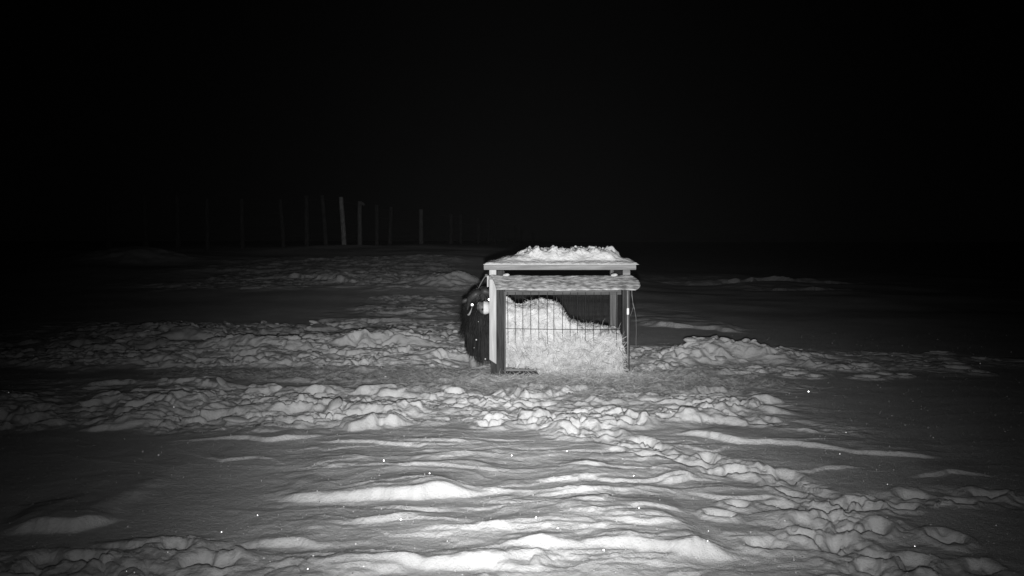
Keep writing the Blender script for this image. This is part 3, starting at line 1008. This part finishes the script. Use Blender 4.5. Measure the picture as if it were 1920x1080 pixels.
link("strand", tube_mesh("strand", [tp(1184.5, 541), tp(1185.5, 556), tp(1187, 572), tp(1190, 582), tp(1192.5, 596, .01), tp(1193, 620, .02), tp(1192.5, 636, .01), tp(1192.5, 650, 0)], 0.0034, 5), M['twine'], tw)
link("strand", tube_mesh("strand", [tp(1187.8, 574), tp(1186, 581), tp(1183.5, 588, .02), tp(1182, 592, .03)], 0.0030, 5), M['twine'], tw)
link("strand", tube_mesh("strand", [tp(1184.5, 541), tp(1184, 552, .03), tp(1186.5, 566, .02), tp(1190, 580)], 0.0026, 5), M['twine'], tw)

# ------------------------------------------------------------------ musk ox peering round the feeder
OX, OY = -0.43, 12.95
OZ = float(ground_z(np.array([OX - .15, OX - .1, OX - .2, OX + .15]), np.array([OY + .02, OY - .05, OY + .1, OY + .05])).min()) - 0.055
ox = empty("musk_ox", (OX, OY, OZ))
tag(ox, "dark shaggy musk ox with shining eyes peering from behind the feeder", "musk ox")


def blob(bm_, c, r, rot=(0, 0, 0)):
    ret = bmesh.ops.create_icosphere(bm_, subdivisions=3, radius=1.0)
    from mathutils import Euler
    m_ = Matrix.Translation(c) @ Euler(rot).to_matrix().to_4x4() @ Matrix.Diagonal((r[0], r[1], r[2], 1))
    bmesh.ops.transform(bm_, matrix=m_, verts=ret['verts'])


def limb(bm_, pts, radii, seg=10):
    t = tube_mesh("tmp", pts, radii, seg)
    bm_.from_mesh(t)
    bpy.data.meshes.remove(t)


# head frame: eye line tilts, muzzle points at the camera and a little to the right
EYE_L = at(885.3, 571.5, 12.31) - Vector((OX, OY, OZ))
EYE_R = at(916.5, 562.0, 12.33) - Vector((OX, OY, OZ))
MUZ = at(909.5, 580.0, 12.14) - Vector((OX, OY, OZ))
HC = (EYE_L + EYE_R) / 2
hx_ = (EYE_R - EYE_L).normalized()
bm = bmesh.new()
blob(bm, (0.05, 0.28, 0.92), (0.27, 0.40, 0.32))
blob(bm, (0.06, 0.80, 0.84), (0.30, 0.62, 0.35))
blob(bm, (0.06, 1.25, 0.84), (0.29, 0.36, 0.35))
blob(bm, (0.04, 0.20, 0.72), (0.25, 0.28, 0.34))
blob(bm, (0.01, -0.12, 1.05), (0.24, 0.32, 0.24))
blob(bm, HC + Vector((0, 0.17, 0.0)), (0.165, 0.20, 0.19))
blob(bm, HC + Vector((0, 0.08, 0.10)), (0.15, 0.14, 0.10))
limb(bm, [HC + Vector((0, 0.12, 0.02)), HC * 0.5 + MUZ * 0.5 + Vector((0, 0.06, 0)), MUZ + Vector((0, 0.05, 0)), MUZ + Vector((0.0, 0.0, -0.005))], [0.14, 0.105, 0.088, 0.06])
blob(bm, MUZ + Vector((0, 0.05, -0.015)), (0.075, 0.08, 0.062))
for s in (-1, 1):
    limb(bm, [(0.02 + 0.17 * s, 0.12, 0.80), (0.02 + 0.17 * s, 0.10, 0.52), (0.02 + 0.165 * s, 0.07, 0.34), (0.02 + 0.165 * s, 0.09, 0.12), (0.02 + 0.165 * s, 0.07, 0.03)], [0.12, 0.085, 0.06, 0.05, 0.058])
    limb(bm, [(0.02 + 0.17 * s, 1.30, 0.80), (0.02 + 0.17 * s, 1.22, 0.56), (0.02 + 0.165 * s, 1.42, 0.36), (0.02 + 0.165 * s, 1.38, 0.14), (0.02 + 0.165 * s, 1.35, 0.03)], [0.16, 0.11, 0.06, 0.05, 0.058])
blob(bm, (0.02, 1.62, 0.9), (0.05, 0.05, 0.1))
tmp = bpy.data.meshes.new("tmp")
bm.to_mesh(tmp)
bm.free()
tob = bpy.data.objects.new("tmp", tmp)
COL.objects.link(tob)
md = tob.modifiers.new("r", 'REMESH')
md.mode = 'VOXEL'
md.voxel_size = 0.016
md = tob.modifiers.new("s", 'SMOOTH')
md.iterations = 4
dg = bpy.context.evaluated_depsgraph_get()
body_me = bpy.data.meshes.new_from_object(tob.evaluated_get(dg))
bpy.data.objects.remove(tob)
body_me.name = "body"
body_me.materials.clear()
for k in ('fur', 'muzzle', 'frost', 'stocking'):
    body_me.materials.append(M[k])
npol = len(body_me.polygons)
cen = np.zeros(npol * 3, dtype=np.float32)
body_me.polygons.foreach_get("center", cen)
cen = cen.reshape(-1, 3)
nor = np.zeros(npol * 3, dtype=np.float32)
body_me.polygons.foreach_get("normal", nor)
nor = nor.reshape(-1, 3)
mi = np.zeros(npol, dtype=np.int32)
wob = 0.02 * np.sin(cen[:, 0] * 70) + 0.015 * np.sin(cen[:, 2] * 90 + 1)
dmz = np.linalg.norm(cen - np.array(MUZ + Vector((0, 0.03, 0))), axis=1) + wob
mi[(dmz + 0.3 * np.clip(cen[:, 2] - MUZ.z - 0.02, 0, 1) < 0.155)] = 1
rel = cen - np.array(MUZ)
mi[(dmz < 0.15) & (rel[:, 0] > -0.016) & (rel[:, 2] > -0.07) & (rel[:, 2] < 0.10)] = 2
mi[(cen[:, 2] + 2 * wob < 0.27)] = 3
body_me.polygons.foreach_set("material_index", mi)
body = link("body", body_me, None, smooth=True)
body.parent = ox
# hair
def children_at(name, me_, mat, smooth=True, parent=None):
    o_ = link(name, me_, mat, smooth=smooth)
    o_.parent = parent or ox
    return o_


area = np.zeros(npol, dtype=np.float32)
body_me.polygons.foreach_get("area", area)
furry = (mi == 0) & (cen[:, 2] > 0.34)
pr = np.where(furry, area * np.where(cen[:, 1] < 0.9, 2.0, 0.7), 0)
idx = rng.choice(npol, 15000, p=pr / pr.sum())
P = cen[idx] + rng.normal(0, 0.006, (len(idx), 3))
Nn = nor[idx].astype(float)
D = Nn * 0.40 + np.array([0, 0, -1.0]) + rng.normal(0, 0.14, (len(idx), 3))
head = P[:, 1] < HC.y + 0.22
L = np.where(head, rng.uniform(0.03, 0.07, len(idx)), rng.uniform(0.12, 0.30, len(idx)))
low = (P[:, 2] < 0.72) & ~head
L = np.where(low, np.minimum(rng.uniform(0.25, 0.5, len(idx)), P[:, 2] - rng.uniform(0.08, 0.30, len(idx))), L)
L = np.where(~head, np.minimum(L, P[:, 2] - 0.10 - 1.3 * np.clip(-0.08 - P[:, 0], 0, 1) - rng.uniform(0, 0.1, len(idx))), L)
L = np.maximum(L, 0.02)
D = np.where(low[:, None], Nn * np.array([0.16, 0.22, 0.0]) + np.array([0, 0, -1.0]) + np.clip(-P[:, :1] * 0.7, 0, 0.22) * np.array([[1.0, 0, 0]]) + rng.normal(0, 0.06, (len(idx), 3)), D)
# keep the eyes and the face clear
face = (np.linalg.norm(P - np.array(EYE_L), axis=1) < 0.075) | (np.linalg.norm(P - np.array(EYE_R), axis=1) < 0.075)
sel = ~face
W = rng.uniform(0.004, 0.011, len(idx))
V, F = blades(P[sel], D[sel], L[sel], W[sel], (rng.normal(0, 0.02, (len(idx), 3)) + Nn * 0.01)[sel], Nn[sel] + rng.normal(0, .2, (sel.sum(), 3)))
crown = (P[sel][:, 2] > HC.z + 0.04) & (P[sel][:, 1] < 0.35) & (rng.uniform(0, 1, sel.sum()) < 0.8)
Fa = F.reshape(2, -1, 4)
children_at("hair", np_mesh("hair", V, Fa[:, ~crown].reshape(-1, 4)), M['hair'], False)
children_at("hump_hair", np_mesh("hump_hair", V, Fa[:, crown].reshape(-1, 4)), M['hump'], False)["label"] = "greyer woolly hair over the brow and hump"
# pale leg hair
li = np.where((mi == 3) & (cen[:, 2] > 0.05))[0]
idx = rng.choice(li, 1400)
P = cen[idx].astype(float)
Nn = nor[idx].astype(float)
D = Nn * 0.25 + np.array([0, 0, -1.0]) + rng.normal(0, 0.1, (len(idx), 3))
V, F = blades(P, D, rng.uniform(0.03, 0.09, len(idx)), rng.uniform(0.003, 0.007, len(idx)), rng.normal(0, 0.008, (len(idx), 3)), Nn)
children_at("leg_hair", np_mesh("leg_hair", V, F), M['stocking'], False)
# eyes with shining discs
for E in (EYE_L, EYE_R):
    bm = bmesh.new()
    bmesh.ops.create_uvsphere(bm, u_segments=20, v_segments=12, radius=0.026)
    e_me = bpy.data.meshes.new("eye")
    bm.to_mesh(e_me)
    bm.free()
    eo = children_at("eye", e_me, M['eye'])
    eo.location = E + Vector((0, -0.002, 0))
    bm = bmesh.new()
    bmesh.ops.create_uvsphere(bm, u_segments=16, v_segments=8, radius=0.026)
    bmesh.ops.scale(bm, vec=(1, 0.25, 1), verts=bm.verts)
    t_me = bpy.data.meshes.new("tapetum")
    bm.to_mesh(t_me)
    bm.free()
    to = children_at("eyeshine", t_me, M['tapetum'], parent=eo)
    to.location = (0.0, -0.024, 0.0)
# nostrils
for dx in (-0.036,):
    bm = bmesh.new()
    bmesh.ops.create_uvsphere(bm, u_segments=12, v_segments=8, radius=1.0)
    bmesh.ops.scale(bm, vec=(0.013, 0.008, 0.017), verts=bm.verts)
    n_me = bpy.data.meshes.new("nostril")
    bm.to_mesh(n_me)
    bm.free()
    no = children_at("nostril", n_me, M['nostril'])
    no.location = MUZ + Vector((dx, -0.030, 0.0))
# horns: broad boss over the brow, sweeping down beside the face, pale tips turned up
for s, E in ((-1, EYE_L), (1, EYE_R)):
    e = Vector(E)
    out = Vector((s * 1.0, 0, 0))
    pts = [HC + Vector((0.012 * s, -0.02, 0.155)), e * 0.55 + HC * 0.45 + Vector((0, -0.03, 0.135)), e + out * 0.03 + Vector((0, -0.005, 0.085)), e + out * 0.055 + Vector((0, 0.03, 0.01)),
           e + out * 0.055 + Vector((0, 0.0, -0.07))]
    rad = [0.045, 0.052, 0.042, 0.030, 0.021]
    children_at("horn", tube_mesh("horn", pts, rad, 12), M['horn'])
    tip = [e + out * dx_ + Vector((0, dy_, dz_)) for dx_, dy_, dz_ in ((0.0, -0.028, -0.03), (0.012, -0.032, -0.07), (0.026, -0.034, -0.105), (0.042, -0.036, -0.132), (0.055, -0.038, -0.138), (0.064, -0.04, -0.128))]
    children_at("horn_tip", tube_mesh("horn_tip", tip, [0.003, 0.006, 0.011, 0.015, 0.012, 0.004], 10), M['horn_tip'])
    # ear
    bm = bmesh.new()
    bmesh.ops.create_uvsphere(bm, u_segments=12, v_segments=8, radius=1.0)
    bmesh.ops.scale(bm, vec=(0.055, 0.025, 0.032), verts=bm.verts)
    r_me = bpy.data.meshes.new("ear")
    bm.to_mesh(r_me)
    bm.free()
    eo = children_at("ear", r_me, M['horn'])
    eo.location = e + out * 0.105 + Vector((0, 0.12, 0.05))
    eo.rotation_euler = (0, s * 0.4, 0)
# hooves
for x_, y_ in ((-0.145, 0.06), (0.185, 0.06), (-0.145, 1.34), (0.185, 1.34)):
    h_me = tube_mesh("hoof", [(x_, y_, -0.02), (x_, y_ - 0.01, 0.02), (x_, y_, 0.055)], [0.068, 0.064, 0.052], 12)
    children_at("hoof", h_me, M['hoof'])
# frost beads caught in the coat
for px, py, yy, rr in ((893, 637, 12.56, 0.012), (910, 673, 12.6, 0.012), (897, 603, 12.5, 0.006), (889, 652, 12.6, 0.006)):
    bm = bmesh.new()
    bmesh.ops.create_icosphere(bm, subdivisions=2, radius=rr)
    f_me = bpy.data.meshes.new("frost_bead")
    bm.to_mesh(f_me)
    bm.free()
    fo = children_at("frost_bead", f_me, M['frost'])
    fo.location = at(px, py, yy) - Vector((OX, OY, OZ))

# ------------------------------------------------------------------ fence
def fence(name, label, specs, wire_z):
    p0 = specs[0]
    fx = (p0[0] - 960) / FPX * p0[1]
    root = empty(name, (fx, p0[1], 0))
    tag(root, label, "fence")
    tops = []
    for k, (px, D_, h, lean, rad, light) in enumerate(specs):
        x = (px - 960) / FPX * D_
        z0 = float(ground_z(x, D_)[0])
        r_ = random.Random(k + 5)
        pts = [(x, D_, z0 - 0.3), (x - lean * .35 * h, D_, z0 + .35 * h), (x - lean * .7 * h + r_.uniform(-.015, .015), D_, z0 + .7 * h), (x - lean * h, D_, z0 + h)]
        o_ = link("post", tube_mesh("post", pts, [rad * 1.1, rad * 1.05, rad, rad * .92], 9), M['post_light'] if light == 1 else M['post_mid'] if light >= 2 else M['post'], root, smooth=False)
        tops.append((x, D_, z0, h, lean))
        if light == 2:
            link("bracket", tube_mesh("bracket", [(x - lean * h - .02, D_ - .12, z0 + h - .10), (x - lean * h + .16, D_ - .12, z0 + h - .12), (x - lean * h + .26, D_ - .12, z0 + h - .2)], [.07, .08, .05], 7), M['post_mid'], root)
    for z in wire_z:
        for A, B in zip(tops[:-1], tops[1:]):
            zz = z
            a_ = Vector((A[0] - A[4] * zz, A[1] - .09, A[2] + zz * A[3] / 2.4))
            b_ = Vector((B[0] - B[4] * zz, B[1] - .09, B[2] + zz * B[3] / 2.4))
            mid = (a_ + b_) / 2 - Vector((0, 0, 0.03))
            link("wire", tube_mesh("wire", [a_, mid, b_], 0.005, 4), M['post'], root)
    return root


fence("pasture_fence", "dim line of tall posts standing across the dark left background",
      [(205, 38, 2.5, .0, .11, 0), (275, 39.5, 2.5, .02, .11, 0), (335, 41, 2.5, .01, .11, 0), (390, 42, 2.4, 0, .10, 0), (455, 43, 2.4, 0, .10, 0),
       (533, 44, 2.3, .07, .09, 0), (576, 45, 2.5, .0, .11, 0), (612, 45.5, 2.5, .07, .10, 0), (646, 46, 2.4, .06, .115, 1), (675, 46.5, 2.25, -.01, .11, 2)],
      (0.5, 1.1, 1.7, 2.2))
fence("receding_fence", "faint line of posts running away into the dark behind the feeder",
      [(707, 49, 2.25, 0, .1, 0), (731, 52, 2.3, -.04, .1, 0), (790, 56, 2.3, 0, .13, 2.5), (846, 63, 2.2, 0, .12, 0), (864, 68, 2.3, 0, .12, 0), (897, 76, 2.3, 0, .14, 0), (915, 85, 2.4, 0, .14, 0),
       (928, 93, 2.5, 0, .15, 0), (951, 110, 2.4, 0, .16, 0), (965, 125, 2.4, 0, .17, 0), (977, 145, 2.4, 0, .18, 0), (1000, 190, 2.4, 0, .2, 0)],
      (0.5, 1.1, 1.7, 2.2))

# ------------------------------------------------------------------ frost crystals glinting on the crust
ncr = 12000
rr_ = rng.uniform(0, 1, ncr)
cy = 1.0 / (1 / 4.4 + (1 / 17.0 - 1 / 4.4) * rr_)
cx = cy * rng.uniform(-0.62, 0.64, ncr)
cz = ground_z(cx, cy)
size = rng.lognormal(math.log(0.0025), 0.45, ncr) * np.clip(cy / 8.0, 0.8, 2.0)
nrm = rng.normal(0, 1, (ncr, 3))
nrm[:, 2] = np.abs(nrm[:, 2])
nrm /= np.linalg.norm(nrm, axis=1, keepdims=True)
t1_ = np.cross(nrm, np.array([0.31, 0.2, 0.93]))
t1_ /= np.linalg.norm(t1_, axis=1, keepdims=True)
t2_ = np.cross(nrm, t1_)
C0 = np.stack([cx, cy, cz + size * 0.8], -1)
V = []
for k in range(6):
    a = k * math.pi / 3
    V.append(C0 + (t1_ * math.cos(a) + t2_ * math.sin(a)) * size[:, None])
V = np.stack(V, 1).reshape(-1, 3)
b = np.arange(ncr)[:, None] * 6
F = np.concatenate([b + np.array([[0, 1, 2, 3]]), b + np.array([[0, 3, 4, 5]])])
ice = link("frost_crystals", np_mesh("frost_crystals", V, F), M['ice'])
tag(ice, "tiny frost crystals glinting all over the snow crust", "frost", None, "stuff")

# ------------------------------------------------------------------ thin ice fog in the night air
hz_me = box_mesh("haze", (3200.0, 3200.0, 12.0), 0.0)
hm = bpy.data.materials.new("ice_fog")
hm.use_nodes = True
hn = hm.node_tree
hn.nodes.clear()
pv = hn.nodes.new("ShaderNodeVolumePrincipled")
pv.inputs["Color"].default_value = grey(0.95)
pv.inputs["Density"].default_value = 0.000032
ho = hn.nodes.new("ShaderNodeOutputMaterial")
hn.links.new(pv.outputs[0], ho.inputs["Volume"])
haze = link("haze", hz_me, hm)
haze.location = (0.0, 0.0, 4.0)
tag(haze, "thin ice fog filling the night air over the field", "haze", None, "stuff")
